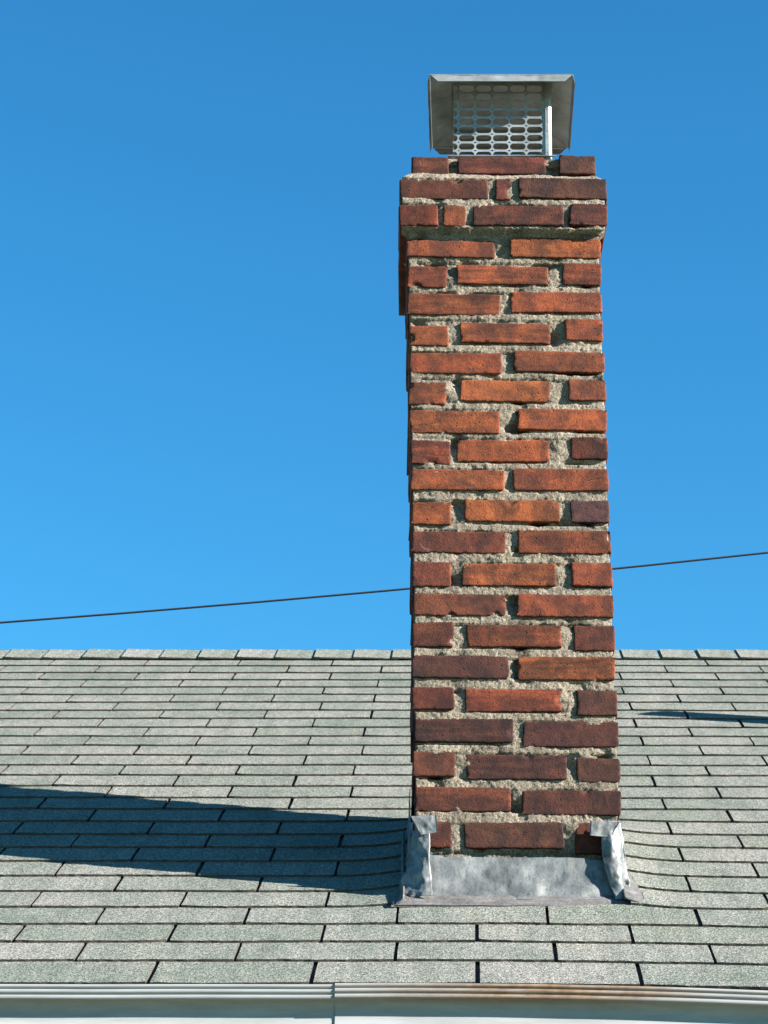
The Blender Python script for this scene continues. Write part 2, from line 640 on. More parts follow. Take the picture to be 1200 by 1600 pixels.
far_v, far_f, far_m = [], [], []
TAB = 0.3048
cnt = 0
for k in range(28):
    s0 = butts[k]
    s1 = butts[k + 1] if k < 27 else ridge_s - 0.13
    ph = 0.0 if k % 2 == 0 else 0.5
    drift = 0.004 * math.sin(k * 1.3) + 0.0035 * math.cos(k * 2.9)
    edges = []
    i = -13
    while True:
        x = (i + ph) * TAB + drift + rnd.uniform(-0.003, 0.003)
        i += 1
        if x < XL:
            continue
        if x > XR - 0.05:
            break
        edges.append(x)
    edges = [XL] + edges + [XR]
    ymid = slope_y((s0 + s1) / 2)
    for a, b in zip(edges[:-1], edges[1:]):
        sw = 0.0034 + rnd.uniform(-0.0012, 0.0013)
        spans = [(a + sw, b - sw)]
        if 5.115 < ymid < 5.64:
            cl, cr = -0.150, 0.322
            ns = []
            for (p, r) in spans:
                if r <= cl or p >= cr:
                    ns.append((p, r))
                    continue
                if p < cl:
                    ns.append((p, cl))
                if r > cr:
                    ns.append((cr, r))
            spans = [t for t in ns if t[1] - t[0] > 0.012]
        for (p, r) in spans:
            near = in_view(p, r, (s0 + s1) / 2)
            vs, fs, fm = tab_mesh(p, r, s0, s1, k * 31.7 + p * 7, near and k < 16)
            if near:
                me = mesh('shingle', vs, fs, [M_SH, M_EDGE], False, fm)
                hlink(link('shingle', me)).parent = roof
                cnt += 1
            else:
                o = len(far_v)
                far_v += vs
                far_f += [tuple(i2 + o for i2 in f) for f in fs]
                far_m += fm
for o in COL.objects:
    if o.parent is roof:
        o.location = (0, 0, 0)
me = mesh('shingle_courses', far_v, far_f, [M_SH, M_EDGE], False, far_m)
fo = link('shingle_courses', me, roof)
fo['kind'] = 'stuff'
fo['label'] = 'rest of the asphalt shingles towards both gable ends'
print('shingles as parts', cnt)

# ---- ridge caps: folded pieces, exposed butt towards the left
capme = []
for var in range(4):
    vs, fs, fm = [], [], []
    L = 0.150
    nn = 5
    for layer in (0, 1):
        for i in range(nn + 1):
            u = i / nn
            x = L * u
            rise = 0.0062 * (1 - u) + 0.0005
            rise += 0.0008 * nz(var * 9.1, u * 3, 0, 1.0)
            h = rise - (0.0048 if layer else 0)
            leg = 0.150 + 0.003 * nz(var * 3.3, u * 2, 4, 1.0) - 0.003 * u
            for t, w_ in ((-leg, 0), (-leg * 0.5, 0), (-0.012, 0), (0.0, 0), (0.012, 0), (leg * 0.5, 0), (leg, 0)):
                y = t * CA
                z = -abs(t) * SA + (0.0015 if abs(t) < 0.001 else 0.0)
                sg = -1 if t < 0 else (1 if t > 0 else 0)
                vs.append((x, y + sg * h * SA, z + h * CA + (h * 0.1 if sg == 0 else 0) + 0.001))
    w = 7
    o = (nn + 1) * w
    for i in range(nn):
        for j in range(6):
            a = i * w + j
            fs.append((a, a + w, a + w + 1, a + 1)); fm.append(0)
            fs.append((o + a, o + a + 1, o + a + w + 1, o + a + w)); fm.append(0)
        for j in (0, 6):
            a = i * w + j
            fs.append((a, o + a, o + a + w, a + w)); fm.append(1)
    for j in range(6):
        for i in (0, nn):
            a = i * w + j
            fs.append((a, a + 1, o + a + 1, o + a)); fm.append(1)
    capme.append(mesh('ridge_shingle', vs, fs, [M_SH, M_EDGE], False, fm))
x = 0.127 * (-29 - 0.15)
far_l = []
while x < XR - 0.16:
    rt = link('ridge_shingle', capme[rnd.randrange(4)], roof, (x + rnd.uniform(-.002, .002), YR, ZR + rnd.uniform(-.001, .001)))
    x += 0.127

# ---- gutter: two overlapping lengths of ribbed profile
gut = Q()
prof = [(0.016, -0.004), (0.010, 0.0005), (0.001, 0.0), (-0.001, -0.002), (-0.001, -0.0055), (0.0018, -0.0070), (0.0018, -0.0085),
        (-0.0014, -0.010), (-0.0014, -0.0155), (0.0018, -0.0170), (0.0018, -0.0185), (-0.0018, -0.0200), (-0.0020, -0.0255),
        (0.0005, -0.0275), (0.008, -0.0280), (0.0155, -0.031), (0.0200, -0.038), (0.0215, -0.048), (0.0200, -0.060), (0.0155, -0.0695),
        (0.0105, -0.077), (0.0080, -0.084), (0.0085, -0.090), (0.013, -0.094), (0.024, -0.103), (0.036, -0.110), (0.105, -0.112),
        (0.1080, -0.110), (0.1080, 0.004)]


def gutter_piece(xa, xb, zf, yf, name, label):
    nseg = int((xb - xa) / 0.04) + 1
    P, np_ = [], len(prof)
    vs, fs = [], []
    for lay in (0, 1):
        for i in range(nseg + 1):
            x = xa + (xb - xa) * i / nseg
            wob = 0.0007 * nz(x, 0, 1, 5)
            for j, (dy, dz) in enumerate(prof):
                ox = oy = 0.0
                if lay:
                    a = prof[max(j - 1, 0)]
                    b = prof[min(j + 1, np_ - 1)]
                    tx, tz = b[0] - a[0], b[1] - a[1]
                    l = math.hypot(tx, tz) or 1
                    ox, oy = -tz / l * 0.0009, tx / l * 0.0009
                vs.append((x, yf(x) + dy + ox + wob, zf(x) + dz + oy + wob))
    o = (nseg + 1) * np_
    for i in range(nseg):
        for j in range(np_ - 1):
            a = i * np_ + j
            fs.append((a, a + 1, a + np_ + 1, a + np_))
            fs.append((o + a, o + a + np_, o + a + np_ + 1, o + a + 1))
    for i in (0, nseg):
        k0 = len(vs)
        vs += [vs[i * np_ + j] for j in range(np_)] + [vs[o + i * np_ + j] for j in range(np_)]
        for j in range(np_ - 1):
            fs.append((k0 + j, k0 + np_ + j, k0 + np_ + j + 1, k0 + j + 1))
    for i in range(nseg):
        for j in (0, np_ - 1):
            a = i * np_ + j
            fs.append((a, a + np_, o + a + np_, o + a))
    me = mesh(name, vs, fs, M_GUT, True)
    ob = hlink(link(name, me))
    if label:
        ob['label'] = label
    return ob


gz_l = lambda x: CAMZ + 0.7540 + 0.0005 * math.sin(x * 3)
gz_r = lambda x: CAMZ + 0.7552 - 0.0245 * max(0.0, (x + 0.15) / 0.68) ** 2.0 * (0.55 if x < 0.6 else 0.55) if x < 1.2 else CAMZ + 0.7552 - 0.0245 * 0.55 * 3.94
gutter_piece(XL, -0.2350, gz_l, lambda x: 4.4815, 'gutter_section', 'clean white left gutter length ending at the lap joint')
gutter_piece(-0.2515, XR, gz_r, lambda x: 4.4790, 'gutter_section', 'rust-stained right gutter length')

# ------------------------------------------------------------------ chimney
chim = empty('chimney', (CHX, CHY, CHZ), 'tall red brick chimney with thick grey mortar and corbelled top, rising through the shingle roof', 'chimney', PSI)

OR, RD, DK, MA, PU = (0.200, 0.048, 0.0150), (0.148, 0.034, 0.0125), (0.092, 0.0235, 0.0120), (0.060, 0.0185, 0.0115), (0.068, 0.027, 0.023)
# course: (x0, x1, z0, z1) of each front brick in mm, then its fired colour
COURSES = [
    [(-223, -137, 1747, 1798, DK), (-115, 91, 1754, 1801, DK), (122, 208, 1758, 1809, MA)],
    [(-250, -45, 1679, 1731, DK), (-28, 10, 1679, 1734, DK), (26, 232, 1684, 1739, MA)],
    [(-251, -161, 1608, 1662, RD), (-149, -96, 1609, 1664, RD), (-80, 130, 1612, 1665, DK), (144, 232, 1615, 1673, DK)],
    [(-233, -30, 1538, 1584, RD), (6, 217, 1541, 1593, OR)],
    [(-230, -140, 1461, 1516, RD), (-117, 94, 1471, 1520, OR), (127, 217, 1473, 1530, RD)],
    [(-230, -17, 1392, 1447, RD), (6, 217, 1402, 1456, OR)],
    [(-225, -136, 1315, 1365, RD), (-109, 97, 1324, 1375, OR), (132, 218, 1333, 1387, RD)],
    [(-224, -14, 1246, 1299, OR), (13, 221, 1254, 1307, RD)],
    [(-225, -140, 1170, 1226, RD), (-108, 96, 1180, 1232, OR), (137, 223, 1184, 1239, RD)],
    [(-222, -19, 1101, 1157, OR), (22, 223, 1111, 1165, OR)],
    [(-219, -130, 1026, 1083, RD), (-116, 92, 1034, 1086, OR), (140, 224, 1043, 1097, DK)],
    [(-218, -9, 963, 1015, OR), (10, 224, 965, 1020, OR)],
    [(-215, -128, 881, 936, OR), (-98, 114, 891, 943, OR), (138, 225, 890, 945, PU)],
    [(-215, -7, 816, 867, DK), (20, 226, 817, 873, RD)],
    [(-213, -128, 737, 795, DK), (-103, 104, 740, 795, OR), (138, 229, 741, 799, RD)],
    [(-210, -7, 671, 722, DK), (18, 230, 670, 723, RD)],
    [(-212, -121, 599, 657, DK), (-93, 114, 600, 652, RD), (141, 231, 593, 653, DK)],
    [(-212, -2, 528, 581, MA), (18, 230, 526, 580, OR)],
    [(-211, -119, 458, 509, DK), (-96, 112, 454, 507, RD), (145, 233, 447, 505, MA)],
    [(-205, 8, 386, 440, MA), (28, 234, 377, 435, MA)],
    [(-208, -117, 310, 366, DK), (-94, 122, 304, 360, MA), (143, 236, 300, 355, MA)],
    [(-203, 2, 234, 288, DK), (26, 237, 228, 283, MA)],
    [(-207, -124, 156, 213, DK), (-98, 113, 155, 213, MA), (138, 229, 146, 212, DK)],
]
DEPTH = 0.455


def jitter(c, r, a=0.12):
    k = 1 + r.uniform(-a, a)
    return (min(1, c[0] * k), c[1] * k * (1 + r.uniform(-.1, .1)), c[2] * k, 1.0)


def brick_mesh(L, H, W, seed, fine=True):
    """rounded, slightly chipped brick; fired face in the plane y=0, body towards +y, centred on x and z"""
    r = random.Random(seed)

    def steps(D, k, b):
        e = [0, b * .3, b * .9, b * 2.0] if fine else [0, b * 0.9]
        m = k
        lo = e[-1]
        mid = [lo + (D - 2 * lo) * i / m for i in range(1, m)]
        return e + mid + [D - t for t in reversed(e)]
    us = steps(L, max(4, int(L / 0.0050)) if fine else 4, 0.0035)
    vz = steps(H, 10 if fine else 2, 0.0035)
    rc = r.uniform(0.003, 0.0105)
    chips = []
    if fine:
        for _ in range(r.choice((0, 1, 2, 3, 4))):
            side = r.randrange(4)
            t = r.random()
            cx = (-L / 2 if side == 0 else L / 2) if side < 2 else (t - .5) * L
            cz = (-H / 2 if side == 2 else H / 2) if side >= 2 else (t - .5) * H
            big = r.random() < 0.16
            chips.append((cx, cz, r.uniform(0.009, 0.017) if big else r.uniform(0.003, 0.006), r.uniform(0.004, 0.007) if big else r.uniform(0.002, 0.004)))
    skew, taper = r.uniform(-.022, .022), r.uniform(-.05, .05)
    bx, bz = r.uniform(-.0022, .0022), r.uniform(-.0008, .0022)
    P = []
    for v in vz:
        row = []
        for u in us:
            x, z = u - L / 2, v - H / 2
            # outline wobble
            ex, ez_ = abs(2 * x / L), abs(2 * z / H)
            wx = (0.0016 * nz(seed * 1.3 + (3 if x > 0 else 0), z * 90, 0, 1) + 0.0012 * nz(seed * .7 + (3 if x > 0 else 0), z * 25, 5, 1) + 0.0010 * nz(seed * .3, z * 260, 5, 1)) * ex ** 6
            wz = (0.0017 * nz(seed * 1.1 + (7 if z > 0 else 0), x * 110, 0, 1) + 0.0012 * nz(seed * .9 + (7 if z > 0 else 0), x * 22, 5, 1) + 0.0012 * nz(seed * .4 + (7 if z > 0 else 0), x * 240, 5, 1)) * ez_ ** 4
            qx, qz = abs(x) - (L / 2 - rc), abs(z) - (H / 2 - rc)
            if qx > 0 and qz > 0:
                l = math.hypot(qx, qz)
                if l > rc:
                    qx, qz = qx * rc / l, qz * rc / l
                    x = math.copysign(L / 2 - rc + qx, x)
                    z = math.copysign(H / 2 - rc + qz, z)
            e = min(L / 2 - abs(x), H / 2 - abs(z))
            rr = 0.0030 + 0.0018 * nz(seed, x * 40, z * 40, 1)
            t = max(0.0, 1 - e / max(rr * .7, .0008))
            y = 0.0024 * t * t
            if fine:
                y += 0.0007 * nz(x + seed, z, 0, 24) + 0.0006 * nz(x, z + seed, 2, 130)
            y += bx * x / L * 2 + bz * z / H * 2
            for (cx, cz, cr, cd) in chips:
                d = math.hypot(x - cx, z - cz) / cr * (1 + .35 * nz(x, z, seed, 160))
                if d < 1:
                    y += cd * min(1.0, (1 - d) * 3.0) * (1 + .5 * nz(x, z, seed + 5, 240))
            row.append((x - wx + skew * z * 2, y, (z - wz) * (1 - abs(taper) * .5 + taper * x / L) + 0.0))
        P.append(row)
    nu, nv = len(us), len(vz)
    vs = [p for row in P for p in row]
    fs = [(j * nu + i, j * nu + i + 1, (j + 1) * nu + i + 1, (j + 1) * nu + i) for j in range(nv - 1) for i in range(nu - 1)]
    loop = [i for i in range(nu)] + [j * nu + nu - 1 for j in range(1, nv)] + [(nv - 1) * nu + i for i in range(nu - 2, -1, -1)] + [j * nu for j in range(nv - 2, 0, -1)]
    prev = loop
    for yy in (0.008, W - 0.003, W):
        k = len(vs)
        sc = 0.985 if yy == W else 1.0
        for idx in loop:
            x, _, z = vs[idx]
            vs.append((x * sc, yy, z * sc))
        cur = list(range(k, k + len(loop)))
        m = len(loop)
        for i in range(m):
            fs.append((prev[i], cur[i], cur[(i + 1) % m], prev[(i + 1) % m]))
        prev = cur
    fs.append(tuple(prev[::-1]))
    return mesh('brick', vs, fs, M_BRICK, True)


def put_brick(x, y, z, L, H, W, rz, seed, col, fine=True, tilt=0.0):
    o = link('brick', brick_mesh(L, H, W, seed, fine), chim, (x, y, z))
    o.rotation_euler = (0, tilt, rz)
    o.color = col
    return o


rb = random.Random(5)
nb = 0
lefts, rights = [], []
for ci, course in enumerate(COURSES):
    off = {0: -0.004, 1: -0.019, 2: -0.021}.get(ci, 0.0)
    x_l, x_r = course[0][0] / 1000, course[-1][1] / 1000
    zl, zr_ = (course[0][2] + course[0][3]) / 2000, (course[-1][2] + course[-1][3]) / 2000
    lefts.append((zl, x_l)); rights.append((zr_, x_r))
    back = DEPTH - off
    mid_piece = len(course) >= 3 and ci not in (1,)
    for bi, (a, b, z0, z1, col) in enumerate(course):
        L, H = (b - a) / 1000, (z1 - z0) / 1000
        end = bi in (0, len(course) - 1)
        W = 0.203 if (mid_piece and end) else 0.098
        nb += 1
        yy = off + rb.uniform(-.0015, .0015)
        put_brick((a + b) / 2000, yy, (z0 + z1) / 2000, L, H, W, 0, nb, jitter(col, rb), True, rb.uniform(-.003, .003))
    H = 0.053
    d = back - off
    bulge = -0.001
    if mid_piece:
        # side stretchers behind the corner headers, one more against the back
        for xs, z, rz in ((x_l - bulge, zl, -math.pi / 2), (x_r, zr_, math.pi / 2)):
            y0, y1 = off + 0.223, back
            nb += 1
            put_brick(xs, (y0 + y1) / 2, z, y1 - y0, H, 0.09, rz, nb, jitter(rb.choice((RD, DK, OR)), rb), False)
        nb += 1
        put_brick((x_l + x_r) / 2, back, (zl + zr_) / 2, (x_r - x_l) - 0.22, H, 0.095, math.pi, nb, jitter(rb.choice((RD, DK)), rb), False)
    else:
        for xs, z, rz in ((x_l - bulge, zl, -math.pi / 2), (x_r, zr_, math.pi / 2)):
            y0, y1 = off + 0.116, back - 0.116
            nb += 1
            put_brick(xs, (y0 + y1) / 2, z, y1 - y0, H, 0.09, rz, nb, jitter(rb.choice((RD, DK, OR)), rb), False)
        xm = (x_l + x_r) / 2
        for a, b, z in ((x_l, xm - 0.009, zl), (xm + 0.009, x_r, zr_)):
            nb += 1
            put_brick((a + b) / 2, back, z, b - a, H, 0.098, math.pi, nb, jitter(rb.choice((RD, DK)), rb), False)
print('bricks', nb)


def interp(tab, z):
    t = sorted(tab)
    if z <= t[0][0]:
        return t[0][1]
    for (a, xa), (b, xb) in zip(t[:-1], t[1:]):
        if z <= b:
            k = (z - a) / (b - a)
            return xa + (xb - xa) * k
    return t[-1][1]


shaftL = [(z, x) for i, (z, x) in enumerate(lefts) if i >= 3]
shaftR = [(z, x) for i, (z, x) in enumerate(rights) if i >= 3]


def edges_at(z):
    if z > 1.742:
        return -0.221, 0.206, -0.004, DEPTH + .004
    if z > 1.605:
        return -0.249, 0.231, -0.020, DEPTH + .02
    return interp(shaftL, z), interp(shaftR, z), 0.0, DEPTH


# mortar bed: front face as a raked, lumpy relief
step = 0.0030
vs, idx, fs = [], {}, []
ZB, ZT = 0.085, 1.806
nzs = int((ZT - ZB) / step)
ROWS = []
brk = [(a / 1000, b / 1000, z0 / 1000, z1 / 1000) for c in COURSES for (a, b, z0, z1, _) in c]


def mort_y(x, z, off):
    # inside a course's height band = upright joint, otherwise bed joint
    up = 0.0
    inside = 0
    for (a, b, z0, z1) in brk:
        if z0 - 0.03 < z < z1 + 0.03:
            m = min(x - a, b - x, z - z0, z1 - z)
            if m > 0.007:
                inside = 1
            if z0 + 0.004 < z < z1 - 0.004:
                up = 1.0
    n1 = nz(x, z, 0, 22)
    n2 = nz(x, z, 4, 75)
    n3 = nz(x, z, 8, 190)
    y = 0.0028 + 0.0036 * up + (0.0022 + 0.0060 * up) * n1 + 0.0018 * n2 + 0.0020 * n3
    if z < 0.152:
        y += 0.008 * min(1.0, (0.152 - z) / 0.006)
    if z > 1.757:
        y += 0.012
    if n1 > 0.25:
        y += (0.010 + 0.03 * up) * (n1 - 0.25)
    return off + max(y, -0.0005), inside


zs = [ZB + i * step for i in range(nzs + 1)]
ncol = 150
for j, z in enumerate(zs):
    xl, xr, off, _ = edges_at(z)
    if 1.736 < z < 1.757:                       # wash on top of the corbel
        k = (z - 1.736) / 0.021
        off = -0.019 + 0.016 * k
        xl, xr = -0.249 + 0.028 * k, 0.231 - 0.025 * k
    xl += 0.004
    xr -= 0.005 if z < 1.757 else 0.009
    row = []
    for i in range(-1, ncol + 2):
        x = xl + (xr - xl) * min(max(i, 0), ncol) / ncol
        if i == -1 or i == ncol + 1:
            row.append((x, off + 0.04, z, 0))
        else:
            y, ins = mort_y(x, z, off)
            row.append((x + (0.0012 * nz(z, i, 0, 80) if i in (0, ncol) else 0), y, z, ins))
    ROWS.append(row)


def vid(j, i):
    if (j, i) not in idx:
        idx[(j, i)] = len(vs)
        vs.append(ROWS[j][i][:3])
    return idx[(j, i)]


for j in range(len(ROWS) - 1):
    for i in range(len(ROWS[0]) - 1):
        if ROWS[j][i][3] and ROWS[j + 1][i][3] and ROWS[j][i + 1][3] and ROWS[j + 1][i + 1][3]:
            continue
        fs.append((vid(j, i), vid(j, i + 1), vid(j + 1, i + 1), vid(j + 1, i)))
mo = link('mortar', mesh('mortar', vs, fs, M_MORTAR, True), chim)
mo['label'] = 'raked grey mortar joints of the front face'
# core behind: sides and back
q = Q()
vs, fs = [], []
zz = [-0.25, 0.0, 0.1] + [0.14 + i * 0.02 for i in range(84)]
zz = [z for z in zz if z < 1.80] + [1.80]
prev = None
ring = []
for z in zz:
    xl, xr, yo, bk = edges_at(z)
    a, b, c_, d_ = xl + 0.007, xr - 0.007, yo + 0.03, bk - 0.007
    pts = []
    for k in range(5):
        pts.append((a, d_ + (c_ - d_) * k / 4))
    for k in range(1, 4):
        pts.append((a + (b - a) * k / 4, c_))
    for k in range(5):
        pts.append((b, c_ + (d_ - c_) * k / 4))
    for k in range(1, 4):
        pts.append((b + (a - b) * k / 4, d_))
    ring.append([(px + 0.0025 * nz(px, py, z, 30), py + 0.0025 * nz(px, py, z + 9, 30), z) for px, py in pts])
m = len(ring[0])
for r_ in ring:
    vs += r_
for j in range(len(ring) - 1):
    for i in range(m):
        fs.append((j * m + i, j * m + (i + 1) % m, (j + 1) * m + (i + 1) % m, (j + 1) * m + i))
fs.append(tuple((len(ring) - 1) * m + i for i in range(m)))
q.add(vs, fs)
co = q.build('mortar', M_MORTAR, chim)
co['label'] = 'mortar core seen in the joints of the sides and back'

# mortar wash round the flue
q = Q()
cxm = 0.5 * (-0.221 + 0.206)


def wash(u, v):
    t = u * 4
    k = int(min(t, 3.9999))
    f = t - k
    o = [(-0.212, 0.006), (0.197, 0.006), (0.197, DEPTH - .006), (-0.212, DEPTH - .006)]
    i_ = [(-0.145, 0.062), (0.118, 0.062), (0.118, DEPTH - .075), (-0.145, DEPTH - .075)]
    a, b = o[k], o[(k + 1) % 4]
    c_, d_ = i_[k], i_[(k + 1) % 4]
    px, py = a[0] + (b[0] - a[0]) * f, a[1] + (b[1] - a[1]) * f
    qx, qy = c_[0] + (d_[0] - c_[0]) * f, c_[1] + (d_[1] - c_[1]) * f
    x, y = px + (qx - px) * v, py + (qy - py) * v
    z = 1.786 + 0.041 * v ** 0.8 + 0.006 * nz(x, y, 0, 28) + 0.004 * nz(x, y, 3, 80)
    return (x, y, z)


q.sheet(wash, 96, 10, 0.012, (0, 0, 1))
q.build('mortar_wash', M_MORTAR, chim, True)
# clay flue tile
q = Q()
x0, x1, y0, y1 = -0.135, 0.110, 0.085, 0.345
for a, b, c_, d_ in ((x0, x1, y0, y0 + .018), (x0, x1, y1 - .018, y1), (x0, x0 + .018, y0 + .018, y1 - .018), (x1 - .018, x1, y0 + .018, y1 - .018)):
    q.box(a, b, c_, d_, 1.795, 1.838)
q.build('flue_tile', M_CLAY, chim)


# ---- flashing (chimney local frame; roof plane there is z = 0.057 + y / 2)
def lerp_tab(t, tab):
    if t <= tab[0][0]:
        return tab[0][1:]
    for a, b in zip(tab[:-1], tab[1:]):
        if t <= b[0]:
            k = (t - a[0]) / (b[0] - a[0])
            k = k * k * (3 - 2 * k)
            return tuple(a[i] + (b[i] - a[i]) * k for i in range(1, len(a)))
    return tab[-1][1:]


APR = [(0, -0.009, 0.134), (0.3, -0.016, 0.106), (0.6, -0.026, 0.074), (0.8, -0.037, 0.051), (0.9, -0.047, 0.040), (1.0, -0.062, 0.033)]


def apron(u, v):
    x = -0.205 + 0.428 * u
    y, z = lerp_tab(v, APR)
    if v == 0:
        z += 0.0015 * nz(x, 0, 0, 45) + (0.004 if x < -0.145 else 0) + (-0.003 if x > 0.16 else 0)
    d = 0.0045 * nz(x, z, 0, 16) + 0.0024 * nz(x, z, 5, 45)
    return (x, y - d * (0.4 + v), z + 0.3 * d)


q = Q()
q.sheet(apron, 70, 22, 0.0012, (0, -1, 0.3))
a = q.build('flashing_apron', M_LEAD, chim, True)
a['label'] = 'wide pale metal flashing across the foot of the brickwork'


def corner_left(u, v):
    # u: 0 front inner edge .. 0.6 corner .. 1 along the left side
    xi = -0.171 + 0.006 * v * v
    xo = lerp_tab(v, [(0, -0.2075), (0.35, -0.2135), (1, -0.2285)])[0]
    yf = lerp_tab(v, [(0, -0.013), (0.4, -0.027), (0.75, -0.042), (1, -0.066)])[0]
    z = 0.212 - 0.172 * v
    if u < 0.55:
        k = u / 0.55
        x, y = xi + (xo - xi) * k, yf + 0.024 * k * k
    else:
        k = (u - 0.55) / 0.45
        ang = min(1, k * 3) * math.pi / 2
        x = xo - 0.004 * math.sin(ang) - 0.004 * v * k
        y = yf + 0.024 + 0.008 * (1 - math.cos(ang)) + max(0, k - .2) * 0.09
    cr = (0.35 if u > .55 else 1.0) * 0.010 * nz(x, z, 1.7, 26) + 0.014 * (0.22 - abs(nz(x, z * 0.7, 6, 38))) + 0.003 * nz(x, z, 6, 90) + 0.003 * nz(x, z, 3, 120)
    pinch = 0.002 * math.exp(-((v - 0.86) / 0.10) ** 2) * math.exp(-((u - 0.36) / 0.12) ** 2)
    w = 0.3 + 0.35 * v
    return (x - (cr * w if u > .55 else cr * .2), y - cr * w + pinch, z + 0.003 * nz(u, 1, 0, 5) * v)


q = Q()
q.sheet(corner_left, 40, 46, 0.0012, (-0.4, -1, 0.1))
o = q.build('flashing_corner', M_LEAD, chim, True)
o['label'] = 'crumpled left flashing corner'


def corner_right(u, v):
    xi = lerp_tab(v, [(0, 0.197), (0.15, 0.1925), (0.5, 0.194), (1, 0.214)])[0]
    xo = lerp_tab(v, [(0, 0.2335), (0.4, 0.2375), (1, 0.2460)])[0]
    yf = lerp_tab(v, [(0, -0.013), (0.4, -0.026), (0.75, -0.039), (1, -0.062)])[0]
    z = 0.213 - 0.178 * v
    if u < 0.6:
        k = u / 0.6
        x, y = xi + (xo - xi) * k, yf + 0.016 * k ** 3 - 0.005 * math.sin(k * math.pi)
    else:
        k = (u - 0.6) / 0.4
        ang = min(1, k * 3) * math.pi / 2
        x = xo + 0.005 * math.sin(ang) + 0.010 * v * v * k
        y = yf + 0.016 + 0.007 * (1 - math.cos(ang)) + max(0, k - .2) * 0.09
    cr = 0.0085 * nz(x + 3, z, 1.7, 24) + 0.013 * (0.22 - abs(nz(x, z * 0.6, 16, 38))) + 0.003 * nz(x, z, 6, 90) + 0.0025 * nz(x, z, 13, 120)
    fold = 0.008 * math.exp(-((v - 0.80) / 0.16) ** 2) * math.exp(-((u - 0.52) / 0.06) ** 2)
    w = 0.3 + 0.4 * v
    return (x + (cr * w if u > .6 else cr * .2), y - cr * w + fold, z)


q = Q()
q.sheet(corner_right, 40, 46, 0.0012, (0.4, -1, 0.1))
o = q.build('flashing_corner', M_LEAD, chim, True)
o['label'] = 'folded right flashing corner with bright outer edge'


def tab(poly, y0, lifts, seed):
    # quad patch (tl, tr, br, bl), small folded ear of metal
    (tl, tr, br, bl) = poly

    def fn(u, v):
        x = (tl[0] * (1 - u) + tr[0] * u) * (1 - v) + (bl[0] * (1 - u) + br[0] * u) * v
        z = (tl[1] * (1 - u) + tr[1] * u) * (1 - v) + (bl[1] * (1 - u) + br[1] * u) * v
        lf = (lifts[0] * (1 - u) + lifts[1] * u) * (1 - v) + (lifts[3] * (1 - u) + lifts[2] * u) * v
        return (x, y0 - lf - 0.0028 * nz(x + seed, z, 0, 60) - 0.0014 * nz(x, z, seed, 140), z)
    q = Q()
    q.sheet(fn, 14, 9, 0.0011, (0, -1, 0))
    o = q.build('flashing_tab', M_LEAD, chim, True)
    return o


tab([(-0.213, 0.219), (-0.157, 0.2215), (-0.1545, 0.1845), (-0.191, 0.178)], -0.016, (0.000, 0.003, 0.004, 0.003), 3)['label'] = 'left ear folded over the brick'
tab([(0.169, 0.2125), (0.231, 0.2095), (0.212, 0.1765), (0.1665, 0.1795)], -0.016, (0.004, 0.002, 0.006, 0.006), 8)['label'] = 'right ear folded over the brick'


def side_flash(sgn):
    def fn(u, v):
        y = 0.0 + 0.47 * u
        rz = 0.057 + 0.5 * y
        st = (int(y / 0.13) * 0.065)
        xb = -0.2105 if sgn < 0 else 0.2405
        if v < 0.6:
            k = v / 0.6
            z = 0.057 + st + 0.13 + (rz + 0.012 - (0.057 + st + 0.13)) * k
            x = xb + sgn * (0.001 + 0.003 * k)
        else:
            k = (v - 0.6) / 0.4
            z = rz + 0.012 + 0.004 * (1 - k) - 0.0
            x = xb + sgn * (0.004 + (0.002 if sgn < 0 else 0.010) * k)
        return (x + sgn * 0.0015 * nz(y, z, 0, 40), y, z)
    q = Q()
    q.sheet(fn, 60, 12, 0.001, (sgn, 0, 0.2))
    return q.build('side_flashing', M_LEAD, chim, True)


side_flash(-1)
side_flash(1)


# roof cement bedding, laid on the shingles (chimney frame)
def cement(fn_edge, name, label):
    q = Q()
    q.sheet(fn_edge, 60, 12, 0.004, (0, -.45, .9))
    o = q.build(name, M_CEM, chim, True)
    o['label'] = label


def front_band(u, v):
    x = -0.250 + 0.513 * u
    e = 0.003 * nz(x, 0, 0, 20)
    y = -0.030 + (-0.064 + e) * v
    z = 0.057 + 0.5 * y + 0.0045 + 0.0055 * (1 - v) ** 0.7 + 0.0016 * nz(x, y, 0, 40) * (1 - v ** 4)
    return (x, y, z)


def smear_right(u, v):
    y = -0.094 + 0.50 * u
    wdt = lerp_tab(u, [(0, 0.040), (0.10, 0.043), (0.25, 0.036), (0.5, 0.026), (1, 0.016)])[0]
    wdt += 0.004 * nz(y, 0, 2, 30)
    x = 0.232 + wdt * v
    base = lift(CHX + x, CHY + y) * 1.1
    z = 0.057 + 0.5 * y + base + 0.0050 + 0.012 * (1 - v) ** 1.1 + 0.002 * nz(x, y, 1, 60)
    return (x, y, z)


def smear_left(u, v):
    y = -0.094 + 0.50 * u
    wdt = lerp_tab(u, [(0, 0.014), (0.1, 0.008), (0.3, 0.004), (1, 0.003)])[0] + 0.003 * nz(y, 4, 2, 30)
    x = -0.226 - wdt * v
    base = lift(CHX + x, CHY + y) * 1.1
    z = 0.057 + 0.5 * y + base + 0.0025 + 0.010 * (1 - v) ** 1.2 + 0.002 * nz(x, y, 1, 60)
    return (x, y, z)


cement(front_band, 'roof_cement', 'mauve grey cement band along the foot of the flashing')
cement(smear_right, 'roof_cement', 'cement smeared over the shingles on the right side')
cement(smear_left, 'roof_cement', 'cement smeared over the shingles on the left side')

